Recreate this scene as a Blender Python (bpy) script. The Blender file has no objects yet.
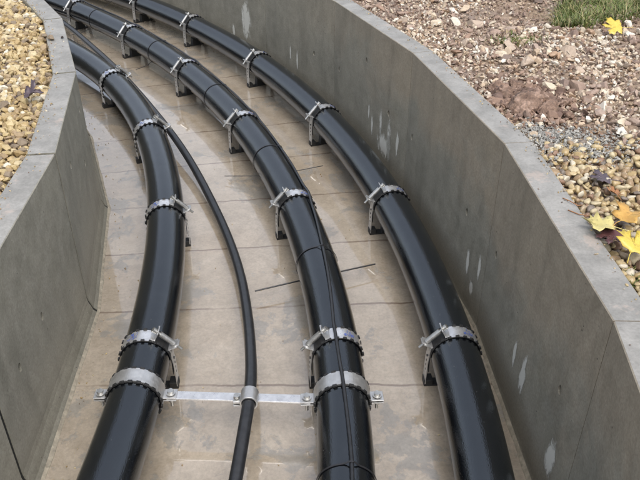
import bpy, bmesh, math, random
import numpy as np
from mathutils import Vector, Matrix, Quaternion, noise as mnoise
random.seed(7); rng = np.random.default_rng(7)
SC = bpy.context.scene
COL = SC.collection
R = math.radians
# ------------------------------------------------------------------ camera
cam_d = bpy.data.cameras.new('camera'); cam = bpy.data.objects.new('camera', cam_d); COL.objects.link(cam)
cam_d.sensor_width = 36; cam_d.lens = 720 / 640 * 36; cam_d.clip_start = .05; cam_d.clip_end = 500
cam.location = (0, 0, 1.75); cam.rotation_euler = (R(90 - 33), 0, 0)
SC.camera = cam
# ------------------------------------------------------------------ sky, sun, exposure
SUN_EL, SUN_AZ = 62, 160            # azimuth measured clockwise from +Y (ahead of the camera)
W = bpy.data.worlds.new('World'); SC.world = W; W.use_nodes = True
wn = W.node_tree; wn.nodes.clear()
sky = wn.nodes.new('ShaderNodeTexSky'); sky.sky_type = 'NISHITA'; sky.sun_disc = False
sky.sun_elevation = R(SUN_EL); sky.sun_rotation = R(SUN_AZ); sky.air_density = 1.0; sky.dust_density = 4.5; sky.ozone_density = 1.0
hs = wn.nodes.new('ShaderNodeHueSaturation'); hs.inputs['Saturation'].default_value = .44
bg = wn.nodes.new('ShaderNodeBackground'); bg.inputs['Strength'].default_value = .15
wo = wn.nodes.new('ShaderNodeOutputWorld')
wn.links.new(sky.outputs[0], hs.inputs['Color']); wn.links.new(hs.outputs[0], bg.inputs[0]); wn.links.new(bg.outputs[0], wo.inputs[0])
sd = bpy.data.lights.new('sun', 'SUN'); sd.energy = .6; sd.angle = R(60); sd.color = (1, .96, .9)
sun = bpy.data.objects.new('sun', sd); COL.objects.link(sun)
az = R(SUN_AZ); el = R(SUN_EL)
sdir = Vector((math.sin(az) * math.cos(el), math.cos(az) * math.cos(el), math.sin(el)))
sun.rotation_euler = sdir.to_track_quat('Z', 'Y').to_euler()
SC.view_settings.view_transform = 'Standard'; SC.view_settings.look = 'None'
SC.view_settings.exposure = 1.02; SC.view_settings.gamma = 1; SC.view_settings.use_curve_mapping = False
SC.cycles.max_bounces = 8; SC.cycles.caustics_reflective = False; SC.cycles.caustics_refractive = False
try: SC.cycles.use_denoising = True
except Exception: pass

# ------------------------------------------------------------------ node helpers
class NT:
    def __init__(s, name):
        s.m = bpy.data.materials.new(name); s.m.use_nodes = True; s.t = s.m.node_tree; s.t.nodes.clear()
        s.out = s.t.nodes.new('ShaderNodeOutputMaterial'); s.b = s.t.nodes.new('ShaderNodeBsdfPrincipled')
        s.t.links.new(s.b.outputs[0], s.out.inputs[0])
    def n(s, ty, ins=None, **props):
        k = s.t.nodes.new('ShaderNode' + ty)
        for a, v in props.items(): setattr(k, a, v)
        for a, v in (ins or {}).items():
            if hasattr(v, 'links') or isinstance(v, bpy.types.NodeSocket): s.t.links.new(v, k.inputs[a])
            else: k.inputs[a].default_value = v
        return k
    def set(s, **kw):
        for a, v in kw.items():
            a = a.replace('_', ' ')
            if isinstance(v, bpy.types.NodeSocket): s.t.links.new(v, s.b.inputs[a])
            else: s.b.inputs[a].default_value = v
    def pos(s): return s.n('NewGeometry').outputs['Position']
    def mapping(s, v, scale=(1, 1, 1), loc=(0, 0, 0)): return s.n('Mapping', {'Vector': v, 'Scale': scale, 'Location': loc}).outputs[0]
    def noise(s, v, scale, detail=4, rough=.55, dist=0): return s.n('TexNoise', {'Vector': v, 'Scale': scale, 'Detail': detail, 'Roughness': rough, 'Distortion': dist}).outputs[0]
    def ramp(s, f, stops, interp='LINEAR'):
        k = s.n('ValToRGB', {'Fac': f}); e = k.color_ramp.elements; k.color_ramp.interpolation = interp
        while len(e) < len(stops): e.new(.5)
        for q, (p, c) in zip(e, stops):
            q.position = p; q.color = (c, c, c, 1) if not hasattr(c, '__len__') else (*c, 1)
        return k.outputs[0]
    def mix(s, f, a, b, mode='MIX'):
        k = s.t.nodes.new('ShaderNodeMix'); k.data_type = 'RGBA'; k.blend_type = mode
        for i, v in ((0, f), (6, a), (7, b)):
            if isinstance(v, bpy.types.NodeSocket): s.t.links.new(v, k.inputs[i])
            elif i == 0: k.inputs[0].default_value = v
            else: k.inputs[i].default_value = (*v, 1) if len(v) == 3 else v
        return k.outputs[2]
    def math(s, op, a, b=0., c=None, clamp=False):
        k = s.t.nodes.new('ShaderNodeMath'); k.operation = op; k.use_clamp = clamp
        for i, v in enumerate((a, b) if c is None else (a, b, c)):
            if isinstance(v, bpy.types.NodeSocket): s.t.links.new(v, k.inputs[i])
            else: k.inputs[i].default_value = v
        return k.outputs[0]
    def bump(s, hgt, strength=.3, dist=.01, normal=None):
        ins = {'Height': hgt, 'Strength': strength, 'Distance': dist}
        if normal is not None: ins['Normal'] = normal
        return s.n('Bump', ins).outputs[0]

def plain(name, col, rough=.5, metal=0., bump=None, var=0.):
    t = NT(name); t.set(Roughness=rough, Metallic=metal)
    if var:
        o = t.n('TexCoord').outputs['Object']; nz = t.noise(o, 60, 3)
        a = tuple(max(0, c * (1 - var)) for c in col); b = tuple(min(1, c * (1 + var)) for c in col)
        t.set(Base_Color=t.ramp(nz, [(.3, a), (.7, b)]))
    else: t.set(Base_Color=(*col, 1))
    if bump:
        o = t.n('TexCoord').outputs['Object']; t.set(Normal=t.bump(t.noise(o, bump[0], 3), bump[1], .002))
    return t.m

# ---- wet concrete floor
def mat_floor():
    t = NT('wet_floor_concrete'); P = t.pos()
    big = t.noise(P, 1.7, 5, .6, .4); mid = t.noise(t.mapping(P, (1, 1, 1), (4, 2, 0)), 6, 6, .65, .6); fine = t.noise(P, 90, 4, .7)
    fine2 = t.noise(P, 26, 5, .65)
    base = t.ramp(big, [(.3, (.285, .235, .175)), (.5, (.34, .295, .235)), (.7, (.27, .228, .176))])
    stain = t.ramp(mid, [(.45, 0.), (.56, 1.)])
    base = t.mix(t.math('MULTIPLY', stain, .35), base, (.23, .195, .15))
    grey = t.ramp(t.noise(t.mapping(P, (1, 1, 1), (9, 1, 3)), 3.4, 7, .72, .3), [(.55, 0.), (.575, 1.)])
    base = t.mix(t.math('MULTIPLY', grey, .6), base, (.175, .172, .158))
    base = t.mix(1, base, t.ramp(fine, [(.25, (.82, .82, .82)), (.75, (1.12, 1.12, 1.12))]), 'MULTIPLY')
    base = t.mix(1, base, t.ramp(fine2, [(.3, (.88, .87, .85)), (.7, (1.08, 1.08, 1.08))]), 'MULTIPLY')
    # silt ridge lines left where the water dried back
    cont = t.math('ABSOLUTE', t.math('SUBTRACT', t.noise(P, 2.6, 6, .6, .5), .5))
    base = t.mix(t.ramp(cont, [(0., .22), (.010, 0.)]), base, (.19, .15, .10))
    # joints between floor slabs: rings about the bend centre of the channel -> nearly constant angle
    sx = t.n('SeparateXYZ', {'Vector': P})
    dx = t.math('ADD', sx.outputs[0], 9.0); dy = t.math('SUBTRACT', sx.outputs[1], 1.75)
    ang = t.math('ARCTAN2', dy, dx)
    wob = t.math('MULTIPLY', t.math('SUBTRACT', t.noise(P, 9, 4), .5), .0016)
    u = t.math('ADD', t.math('ADD', t.math('MULTIPLY', ang, 9.0 / .437), 50.415), t.math('MULTIPLY', wob, 40))
    fr = t.math('ABSOLUTE', t.math('SUBTRACT', t.math('FRACT', u), .5))
    jl = t.math('MULTIPLY', t.ramp(fr, [(0., 1.), (.009, .95), (.014, 0.)]), t.ramp(t.noise(t.mapping(P, (1, 1, 1), (8, 8, 8)), 3.5, 5, .6), [(.36, .25), (.52, 1.)]))
    base = t.mix(t.math('MULTIPLY', jl, .72), base, (.10, .065, .045))
    t.set(Base_Color=base)
    film = t.ramp(t.noise(t.mapping(P, (1, 1, 1), (2, 7, 1)), 2.3, 7, .7, .2), [(.40, 1.), (.44, .0)])
    damp = t.math('MULTIPLY', grey, .22)
    rough = t.math('ADD', t.math('MULTIPLY', film, .06), t.math('ADD', damp, .10))
    t.set(Roughness=rough, IOR=1.5, Specular_IOR_Level=.5)
    bh = t.math('ADD', t.math('MULTIPLY', t.noise(P, 14, 3), .22), t.math('ADD', t.math('MULTIPLY', fine, .05), t.math('MULTIPLY', jl, -.10)))
    nb = t.bump(bh, .14, .01)
    t.set(Normal=nb, Coat_Weight=.9, Coat_Roughness=t.math('ADD', t.math('MULTIPLY', grey, .10), .03), Coat_IOR=1.95)
    t.set(Coat_Normal=t.bump(t.noise(P, 5, 2), .05, .01))
    return t.m

def mat_concrete():
    t = NT('cast_concrete'); P = t.pos(); sx = t.n('SeparateXYZ', {'Vector': P}); z = sx.outputs[2]
    big = t.noise(P, 2.2, 5, .6, .5); streak = t.noise(t.mapping(P, (9, 9, 2.2)), 1, 5, .6, .3); fine = t.noise(P, 130, 4, .7)
    mid = t.noise(P, 17, 5, .65)
    brown = t.ramp(mid, [(.3, (.215, .192, .146)), (.7, (.275, .248, .193))])
    green = t.ramp(mid, [(.3, (.180, .178, .145)), (.7, (.240, .236, .196))])
    lvl = t.math('ADD', t.math('MULTIPLY', t.math('SUBTRACT', z, .33), 2.6), t.math('MULTIPLY', t.math('SUBTRACT', big, .5), 2.8))
    side = t.math('MULTIPLY', t.math('ADD', sx.outputs[0], .25), 1.6, clamp=True)
    f = t.math('MULTIPLY', t.ramp(lvl, [(.1, 0.), (.62, 1.)]), side)
    base = t.mix(f, green, brown)
    base = t.mix(1, base, t.ramp(streak, [(.28, (.78, .79, .78)), (.48, (1, 1, 1)), (.75, (1.10, 1.10, 1.08))]), 'MULTIPLY')
    # darker damp foot of the wall
    base = t.mix(t.ramp(t.math('ADD', z, t.math('MULTIPLY', big, .12)), [(.08, .5), (.2, 0.)]), base, (.11, .11, .088))
    base = t.mix(1, base, t.ramp(fine, [(.25, (.76, .70, .70)), (.75, (1.25, 1.25, 1.25))]), 'MULTIPLY')
    # small exposed aggregate specks and blow holes
    v = t.n('TexVoronoi', {'Vector': P, 'Scale': 55., 'Randomness': 1.})
    sp = t.ramp(v.outputs['Distance'], [(.07, 1.), (.12, 0.)])
    base = t.mix(t.math('MULTIPLY', sp, t.ramp(v.outputs['Color'], [(.80, 0.), (.82, .75)])), base, (.42, .38, .32))
    v2 = t.n('TexVoronoi', {'Vector': t.mapping(P, (1, 1, 1), (3, 3, 3)), 'Scale': 30., 'Randomness': 1.})
    hp = t.math('MULTIPLY', t.ramp(v2.outputs['Distance'], [(.05, 1.), (.08, 0.)]), t.ramp(v2.outputs['Color'], [(.66, 0.), (.67, 1.)]))
    base = t.mix(hp, base, (.03, .028, .024))
    # top face: separate grey mix, picked by upward normal and height
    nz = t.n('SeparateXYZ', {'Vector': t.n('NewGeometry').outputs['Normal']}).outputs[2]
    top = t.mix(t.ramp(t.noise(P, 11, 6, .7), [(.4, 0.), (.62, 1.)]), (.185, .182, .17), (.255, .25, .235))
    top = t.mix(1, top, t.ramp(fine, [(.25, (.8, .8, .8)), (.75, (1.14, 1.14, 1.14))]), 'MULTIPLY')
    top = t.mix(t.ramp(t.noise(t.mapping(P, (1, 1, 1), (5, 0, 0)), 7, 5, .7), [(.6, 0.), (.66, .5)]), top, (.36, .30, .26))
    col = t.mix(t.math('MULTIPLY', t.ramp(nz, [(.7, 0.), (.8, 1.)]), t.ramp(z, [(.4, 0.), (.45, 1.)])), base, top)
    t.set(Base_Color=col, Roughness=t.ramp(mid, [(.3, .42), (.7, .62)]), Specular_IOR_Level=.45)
    bh = t.math('ADD', t.math('MULTIPLY', mid, .35), t.math('MULTIPLY', fine, .2))
    t.set(Normal=t.bump(t.math('SUBTRACT', bh, hp), .22, .004))
    return t.m

def mat_pipe():
    t = NT('black_plastic_pipe'); uv = t.n('UVMap').outputs[0]
    st = t.noise(t.mapping(uv, (3, 60, 1)), 1, 5, .65); sp = t.noise(t.mapping(uv, (60, 90, 1)), 1, 4, .7)
    dust = t.noise(t.mapping(uv, (5, 7, 1), (3, 0, 0)), 1, 6, .7)
    col = t.mix(t.ramp(dust, [(.5, 0.), (.75, .6)]), (.0025, .003, .004), (.009, .010, .012))
    col = t.mix(t.ramp(sp, [(.67, 0.), (.71, .5)]), col, (.12, .12, .115))
    t.set(Base_Color=col, Specular_IOR_Level=1.0, IOR=1.55, Specular_Tint=(.88, .95, 1, 1))
    r = t.math('ADD', t.ramp(st, [(.3, .02), (.7, .08)]), t.math('MULTIPLY', t.ramp(sp, [(.4, 0.), (.65, 1.)]), .02))
    t.set(Roughness=r)
    mic = t.noise(t.mapping(uv, (110, 260, 1)), 1, 3, .6); wav = t.noise(t.mapping(uv, (9, 14, 1)), 1, 2, .5)
    dv = t.n('TexVoronoi', {'Vector': t.mapping(uv, (75, 75, 1)), 'Scale': 1., 'Randomness': 1.}); drop = t.math('MULTIPLY', t.ramp(dv.outputs['Distance'], [(.0, 1.), (.22, 0.)]), t.ramp(dv.outputs['Color'], [(.62, 0.), (.64, 1.)]))
    h = t.math('ADD', t.math('ADD', t.math('MULTIPLY', mic, .55), t.math('MULTIPLY', wav, .9)), t.math('ADD', t.math('MULTIPLY', st, .5), t.math('MULTIPLY', drop, .5)))
    t.set(Normal=t.bump(h, .42, .0022))
    return t.m

def mat_metal(name, col, rough):
    t = NT(name); o = t.n('TexCoord').outputs['Object']; nz = t.noise(o, 120, 4, .6); n2 = t.noise(o, 38, 3)
    t.set(Metallic=.85, Roughness=t.ramp(nz, [(.3, rough - .08), (.7, rough + .12)]))
    a = tuple(c * .78 for c in col)
    t.set(Base_Color=t.ramp(n2, [(.3, a), (.65, col)])); t.set(Normal=t.bump(nz, .12, .001))
    return t.m

def stones_mat(name, stops, rough=(.35, .7), speck=.25, tone=.88):
    t = NT(name); g = t.n('NewGeometry'); rnd = g.outputs['Random Per Island']
    c = t.ramp(rnd, [(p, (q[0] * tone, q[1] * tone, q[2] * tone)) for p, q in stops], 'CONSTANT')
    o = t.pos(); nz = t.noise(o, 85, 4, .65); n2 = t.noise(o, 260, 3, .6)
    c = t.mix(1, c, t.ramp(nz, [(.25, (1 - speck,) * 3), (.75, (1 + speck,) * 3)]), 'MULTIPLY')
    c = t.mix(t.ramp(nz, [(.58, 0.), (.66, .45)]), c, (.17, .12, .08))
    t.set(Base_Color=c, Roughness=t.ramp(rnd, [(0., rough[0]), (1., rough[1])]), Normal=t.bump(n2, .3, .001))
    return t.m

def mat_soil():
    t = NT('muddy_soil'); P = t.pos(); a = t.noise(P, 3, 6, .65, .5); b = t.noise(P, 60, 5, .7); g = t.noise(t.mapping(P, (1, 1, 1), (7, 3, 0)), 2, 5, .6)
    c = t.ramp(a, [(.35, (.21, .15, .10)), (.5, (.27, .20, .145)), (.65, (.19, .135, .09))])
    c = t.mix(t.ramp(g, [(.5, 0.), (.6, .7)]), c, (.23, .18, .15))
    c = t.mix(1, c, t.ramp(b, [(.25, (.6, .6, .6)), (.75, (1.3, 1.3, 1.3))]), 'MULTIPLY')
    t.set(Base_Color=c, Roughness=.8, Normal=t.bump(b, .8, .012)); return t.m

M_FLOOR = mat_floor(); M_CONC = mat_concrete(); M_PIPE = mat_pipe(); M_SOIL = mat_soil()
M_GALV = mat_metal('galvanised_steel', (.60, .60, .59), .38); M_BAND = mat_metal('zinc_band', (.78, .78, .78), .32)
M_BOLT = mat_metal('bolt_steel', (.5, .5, .48), .32)
M_RUB = plain('black_rubber', (.012, .012, .012), .55, var=.3)
M_TIE = plain('black_nylon', (.018, .018, .02), .35)
M_CABLE = plain('black_cable_sheath', (.016, .017, .019), .3, bump=(60, .15), var=.3)
M_HOLE = plain('rusty_hole', (.02, .012, .009), .8, var=.5)
M_FILLET = plain('pale_mortar', (.25, .225, .175), .6, var=.3)
M_GROUT2 = plain('grey_joint', (.10, .085, .065), .9)
M_GROUT = plain('dark_joint', (.012, .012, .010), .9)
Y = 1
M_G_LEFT = stones_mat('tan_gravel', [(0, (.37, .27, .125)), (.18, (.44, .34, .17)), (.34, (.27, .19, .085)), (.5, (.47, .39, .235)), (.62, (.30, .22, .125)), (.74, (.41, .32, .165)), (.84, (.20, .155, .105)), (.93, (.58, .53, .42))])
M_G_PEB = stones_mat('yellow_pebbles', [(0, (.34, .25, .12)), (.18, (.42, .33, .18)), (.34, (.27, .185, .10)), (.48, (.33, .26, .17)), (.60, (.15, .12, .095)), (.70, (.45, .38, .24)), (.82, (.20, .12, .075)), (.9, (.50, .45, .35))], (.28, .55))
M_G_FLINT = stones_mat('white_flint', [(0, (.52, .44, .33)), (.2, (.45, .36, .26)), (.36, (.33, .22, .14)), (.46, (.57, .51, .42)), (.6, (.26, .17, .12)), (.68, (.44, .34, .24)), (.82, (.18, .135, .11)), (.88, (.62, .57, .49))], (.4, .75))
M_G_GREY = stones_mat('grey_mortar', [(0, (.25, .245, .225)), (.4, (.31, .305, .28)), (.7, (.18, .175, .16)), (.9, (.36, .35, .32))])
M_G_CLAY = stones_mat('red_clay', [(0, (.18, .115, .08)), (.3, (.24, .155, .11)), (.6, (.13, .08, .06)), (.85, (.30, .21, .16))], (.45, .8))
def mat_clod():
    t = NT('clay_clod_earth'); P = t.pos(); n1 = t.noise(P, 22, 5, .65); n2 = t.noise(P, 120, 5, .7)
    c = t.ramp(n1, [(.35, (.11, .065, .045)), (.5, (.18, .115, .08)), (.62, (.30, .205, .155))]); c = t.mix(1, c, t.ramp(n2, [(.3, (.6, .6, .6)), (.7, (1.3, 1.3, 1.3))]), 'MULTIPLY')
    t.set(Base_Color=c, Roughness=.65, Normal=t.bump(n2, .8, .006)); return t.m
M_CLOD = mat_clod()
M_MAUVE = stones_mat('mauve_shale', [(0, (.27, .19, .145)), (.35, (.33, .25, .20)), (.65, (.20, .14, .11)), (.85, (.40, .32, .25))], (.5, .8))

# ------------------------------------------------------------------ mesh helpers
class MB:
    def __init__(s): s.v = []; s.f = []; s.smooth = []
    def add(s, v, f, smooth=False):
        o = len(s.v); s.v += [tuple(p) for p in v]; s.f += [tuple(i + o for i in q) for q in f]; s.smooth += [smooth] * len(f)
    def box(s, c, sz, rot=None):
        pts = [Vector((x * sz[0] / 2, y * sz[1] / 2, z * sz[2] / 2)) for x in (-1, 1) for y in (-1, 1) for z in (-1, 1)]
        if rot is not None: pts = [rot @ p for p in pts]
        s.add([p + Vector(c) for p in pts], [(0, 1, 3, 2), (4, 6, 7, 5), (0, 4, 5, 1), (2, 3, 7, 6), (0, 2, 6, 4), (1, 5, 7, 3)])
    def tube(s, pts, r, n=12, caps=True, ref=None):
        pts = [Vector(p) for p in pts]; rr = r if hasattr(r, '__len__') else [r] * len(pts); rings = []; N = len(pts)
        up = Vector(ref) if ref else Vector((0, 0, 1))
        for i, p in enumerate(pts):
            t = (pts[min(i + 1, N - 1)] - pts[max(i - 1, 0)]).normalized()
            a = t.cross(up)
            if a.length < .05: a = t.cross(Vector((1, 0, 0)))
            a.normalize(); b = a.cross(t).normalized()
            rings += [p + rr[i] * (math.cos(2 * math.pi * k / n) * a + math.sin(2 * math.pi * k / n) * b) for k in range(n)]
        f = [(i * n + k, i * n + (k + 1) % n, (i + 1) * n + (k + 1) % n, (i + 1) * n + k) for i in range(N - 1) for k in range(n)]
        s.add(rings, f, True)
        if caps:
            s.add(rings[:n], [tuple(range(n - 1, -1, -1))]); s.add(rings[-n:], [tuple(range(n))])
    def band(s, prof, y0, y1, th, halfw=None):
        """strip along profile (x,z) list, thickness th outward (left of direction)"""
        P = [Vector((a, b)) for a, b in prof]; N = len(P); out = []
        for i, p in enumerate(P):
            t = (P[min(i + 1, N - 1)] - P[max(i - 1, 0)]).normalized(); nrm = Vector((-t.y, t.x))
            q = p + nrm * th
            out += [(p.x, y0, p.y), (p.x, y1, p.y), (q.x, y1, q.y), (q.x, y0, q.y)]
        f = []
        for i in range(N - 1):
            a = i * 4; b = a + 4
            for k in range(4): f.append((a + k, a + (k + 1) % 4, b + (k + 1) % 4, b + k))
        s.add(out, f + [(3, 2, 1, 0), tuple((N - 1) * 4 + k for k in range(4))])
    def build(s, name, mat, parent=None, world=False, bevel=0, loc=None):
        me = bpy.data.meshes.new(name)
        off = Vector(parent.location) if (parent is not None and world) else Vector((0, 0, 0))
        if loc is not None: off = Vector(loc)
        me.from_pydata([tuple(Vector(p) - off) for p in s.v], [], s.f); me.materials.append(mat)
        me.polygons.foreach_set('use_smooth', s.smooth); me.update()
        bm = bmesh.new(); bm.from_mesh(me); bmesh.ops.recalc_face_normals(bm, faces=bm.faces); bm.to_mesh(me); bm.free()
        o = bpy.data.objects.new(name, me); COL.objects.link(o)
        if parent is not None: o.parent = parent
        if loc is not None: o.location = loc
        if bevel:
            md = o.modifiers.new('b', 'BEVEL'); md.width = bevel; md.segments = 2; md.limit_method = 'ANGLE'
        return o
def tag(o, label=None, cat=None, group=None, kind=None):
    for k, v in (('label', label), ('category', cat), ('group', group), ('kind', kind)):
        if v: o[k] = v
    return o
def empty(name, loc, rz=0):
    o = bpy.data.objects.new(name, None); COL.objects.link(o); o.location = loc; o.rotation_euler = (0, 0, rz); o.empty_display_size = .1; return o

# ------------------------------------------------------------------ channel walls (surveyed inner faces)
HR, HL, TH = .76, .68, .095
def extend(p, ang, L, n, step):
    out = []; x, y = p
    for i in range(n):
        x -= math.sin(ang) * L; y += math.cos(ang) * L; ang += step; out.append((x, y))
    return out
RW = [(.082, 4.019), (.403, 3.063), (.587, 2.09), (.632, 1.205)]
RW = [(-6.385 + 7.01 * math.cos(R(22.7 + 8.2 * k)), 1.314 + 7.01 * math.sin(R(22.7 + 8.2 * k))) for k in range(7, 0, -1)] + RW
def hr(y): return float(np.interp(y, [2.1, 4.02, 5], [HR, .70, .69]))
RW = RW + [(.54, .33), (.30, -.53), (-.08, -1.33), (-.6, -2.05)]
LW = [(-1.341, 3.77), (-1.04, 2.964), (-.887, 2.18), (-.845, 1.35)]
LW = extend(LW[0], R(30.4), .66, 6, R(9.3))[::-1] + LW
LW = LW + [(-.94, .53), (-1.16, -.27), (-1.51, -1.0), (-2.0, -1.66)]
# profile: (toward channel, z)
def wall_profile(H, side=1):
    if side < 0: return [(0, .030), (.001, .018), (.003, .010), (.006, .004), (.009, .0), (.009, -.06), (-TH, -.06), (-TH, H - .004), (-TH + .004, H), (-.0025, H), (0, H - .0025)]
    return [(0, .075), (.003, .055), (.010, .036), (.016, .018), (.026, .007), (.034, .0), (.034, -.06), (-TH, -.06), (-TH, H - .004), (-TH + .004, H), (-.0025, H), (0, H - .0025)]
def miter(poly, i, side):
    p = Vector(poly[i]); a = Vector(poly[max(i - 1, 0)]); b = Vector(poly[min(i + 1, len(poly) - 1)])
    d1 = (p - a).normalized() if i > 0 else (b - p).normalized(); d2 = (b - p).normalized() if i < len(poly) - 1 else d1
    n1 = Vector((-d1.y, d1.x)) * side; n2 = Vector((-d2.y, d2.x)) * side; m = (n1 + n2).normalized(); return m / m.dot(n1)
HOLES_R = [(-.36, 4.897, .311), (-.024, 4.26, .329), (.113, 3.943, .343), (.254, 3.565, .525), (.345, 3.274, .36), (.421, 2.991, .364), (.555, 2.305, .378), (.591, 2.001, .39), (.625, 1.359, .402)]
HOLES_L = [(-.862, 1.75, .33), (-.995, 2.74, .36), (-.93, 2.41, .52), (-1.02, 2.86, .55), (-.855, 1.52, .33)]
def build_wall(name, poly, H, side, holes, label):
    root = empty(name, (poly[len(poly) // 2][0], poly[len(poly) // 2][1], 0)); tag(root, label, 'concrete wall')
    prof = wall_profile(H, side)
    for i in range(len(poly) - 1):
        a, b = Vector(poly[i]), Vector(poly[i + 1]); d = (b - a).normalized(); L = (b - a).length
        ma, mb = miter(poly, i, side), miter(poly, i + 1, side)
        g = .0065 if side > 0 else .0016
        rings = []
        for p, m, s in ((a, ma, g), (b, mb, -g)):
            rings.append([(p.x + m.x * u + d.x * s, p.y + m.y * u + d.y * s, z + ((hr(p.y) - H) if side < 0 and z > .3 else 0)) for u, z in prof])
        n = len(prof); mbld = MB(); mbld.add(rings[0] + rings[1], [(k, (k + 1) % n, n + (k + 1) % n, n + k) for k in range(n)] + [tuple(range(n)), tuple(range(2 * n - 1, n - 1, -1))])
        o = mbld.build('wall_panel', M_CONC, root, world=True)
        nrm = Vector((-d.y, d.x)) * side
        mine = [h for h in holes if 0.02 < (Vector(h[:2]) - a).dot(d) < L - .02 and abs((Vector(h[:2]) - a).dot(nrm)) < .08]
        if mine:
            cut = MB()
            for h in mine:
                s = (Vector(h[:2]) - a).dot(d); c = a + d * s
                t = Vector((d.x, d.y, 0)); n3 = Vector((nrm.x, nrm.y, 0)); r = .0105
                for q in range(1):
                    ring = [Vector((c.x, c.y, h[2])) + t * math.cos(w) * r + Vector((0, 0, math.sin(w) * r * 1.5)) for w in [k * math.pi / 6 for k in range(12)]]
                    cut.add([p + n3 * .02 for p in ring] + [p - n3 * .03 for p in ring], [tuple(range(12)), tuple(range(23, 11, -1))] + [(k, (k + 1) % 12, 12 + (k + 1) % 12, 12 + k) for k in range(12)])
            co = cut.build('cutter', M_HOLE, root, world=True)
            md = o.modifiers.new('holes', 'BOOLEAN'); md.object = co; md.operation = 'DIFFERENCE'; md.solver = 'EXACT'
            dg = bpy.context.evaluated_depsgraph_get(); me = bpy.data.meshes.new_from_object(o.evaluated_get(dg)); o.modifiers.clear(); o.data = me
            bpy.data.objects.remove(co)
            for h in mine:
                s = (Vector(h[:2]) - a).dot(d); c = a + d * s - nrm * .022
                k = MB(); t3 = Vector((d.x, d.y, 0))
                k.tube([(c.x, c.y, h[2]), (c.x + nrm.x * .008, c.y + nrm.y * .008, h[2])], .008, 10)
                k.build('lifting_socket', M_HOLE, root, world=True)
        # dark grout set back in the joint
        if i:
            j = MB(); w = d * .0032; gd = .004 if side > 0 else .0018
            ring = [(a.x + ma.x * (u - gd if u >= 0 else u), a.y + ma.y * (u - gd if u >= 0 else u), z - (.006 if z > .2 else 0) + ((hr(a.y) - H) if side < 0 and z > .3 else 0)) for u, z in prof]
            A = [(x - w.x * 3, y - w.y * 3, z) for x, y, z in ring]; B = [(x + w.x * 3, y + w.y * 3, z) for x, y, z in ring]
            j.add(A + B, [(k, (k + 1) % n, n + (k + 1) % n, n + k) for k in range(n)]); j.build('joint_seal', M_GROUT if side > 0 else M_GROUT2, root, world=True)
    for i in range(len(poly) - 1):
        a, b = Vector(poly[i]), Vector(poly[i + 1]); ma, mb_ = miter(poly, i, side), miter(poly, i + 1, side); K = 24; v = []
        for k in range(K + 1):
            t = k / K; p = a.lerp(b, t); m_ = ma.lerp(mb_, t); w_ = .004 + .005 * mnoise.noise(Vector((p.x * 9, p.y * 9, 1)))
            u0 = .027 if side > 0 else .002; v += [(p.x + m_.x * u0, p.y + m_.y * u0, .0085 if side > 0 else .012), (p.x + m_.x * (u0 + .006 + w_), p.y + m_.y * (u0 + .006 + w_), .0015), (p.x + m_.x * (u0 + .009 + w_), p.y + m_.y * (u0 + .009 + w_), -.004)]
        q = MB(); q.add(v, [(3 * k + e, 3 * k + e + 1, 3 * k + e + 4, 3 * k + e + 3) for k in range(K) for e in (0, 1)]); q.build('mortar_fillet', M_FILLET, root, world=True)
    return root
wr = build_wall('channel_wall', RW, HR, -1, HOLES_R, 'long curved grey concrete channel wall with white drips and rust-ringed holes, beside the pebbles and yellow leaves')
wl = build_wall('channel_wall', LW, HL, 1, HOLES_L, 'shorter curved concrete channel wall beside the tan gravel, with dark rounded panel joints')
# lime drips on the wall beside the pebbles
def mat_drip():
    t = NT('lime_deposit'); uv = t.n('UVMap').outputs[0]; s = t.n('SeparateXYZ', {'Vector': uv})
    x = t.math('MULTIPLY', t.math('SUBTRACT', s.outputs[0], .5), 2.2); y = t.math('MULTIPLY', t.math('SUBTRACT', s.outputs[1], .5), 2.1)
    P = t.pos(); nz = t.noise(t.mapping(P, (1, 1, .35)), 48, 5, .68)
    d = t.math('SQRT', t.math('ADD', t.math('MULTIPLY', x, x), t.math('MULTIPLY', y, y)))
    a = t.math('ADD', d, t.math('MULTIPLY', t.math('SUBTRACT', nz, .5), 1.7))
    t.set(Base_Color=(.56, .56, .51, 1), Roughness=.75, Alpha=t.math('MULTIPLY', t.ramp(a, [(.50, .85), (.78, 0.)]), 1.))
    return t.m
M_DRIP = mat_drip()
DR = [(-.512, 5.14, .28, .17, .40), (-.62, 5.30, .16, .05, .14), (.286, 3.467, .22, .04, .18), (.321, 3.356, .27, .045, .20), (.351, 3.255, .21, .07, .30), (.378, 3.16, .26, .045, .20), (.27, 3.51, .27, .03, .12),
      (.564, 2.239, .20, .045, .13), (.577, 2.134, .25, .034, .19), (-.127, 4.474, .213, .04, .17), (-.19, 4.56, .24, .03, .14), (.614, 1.69, .23, .035, .14), (.618, 1.60, .222, .062, .19), (.625, 1.319, .185, .085, .19), (.56, 2.18, .12, .05, .08), (.335, 3.31, .17, .22, .16)]
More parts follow.
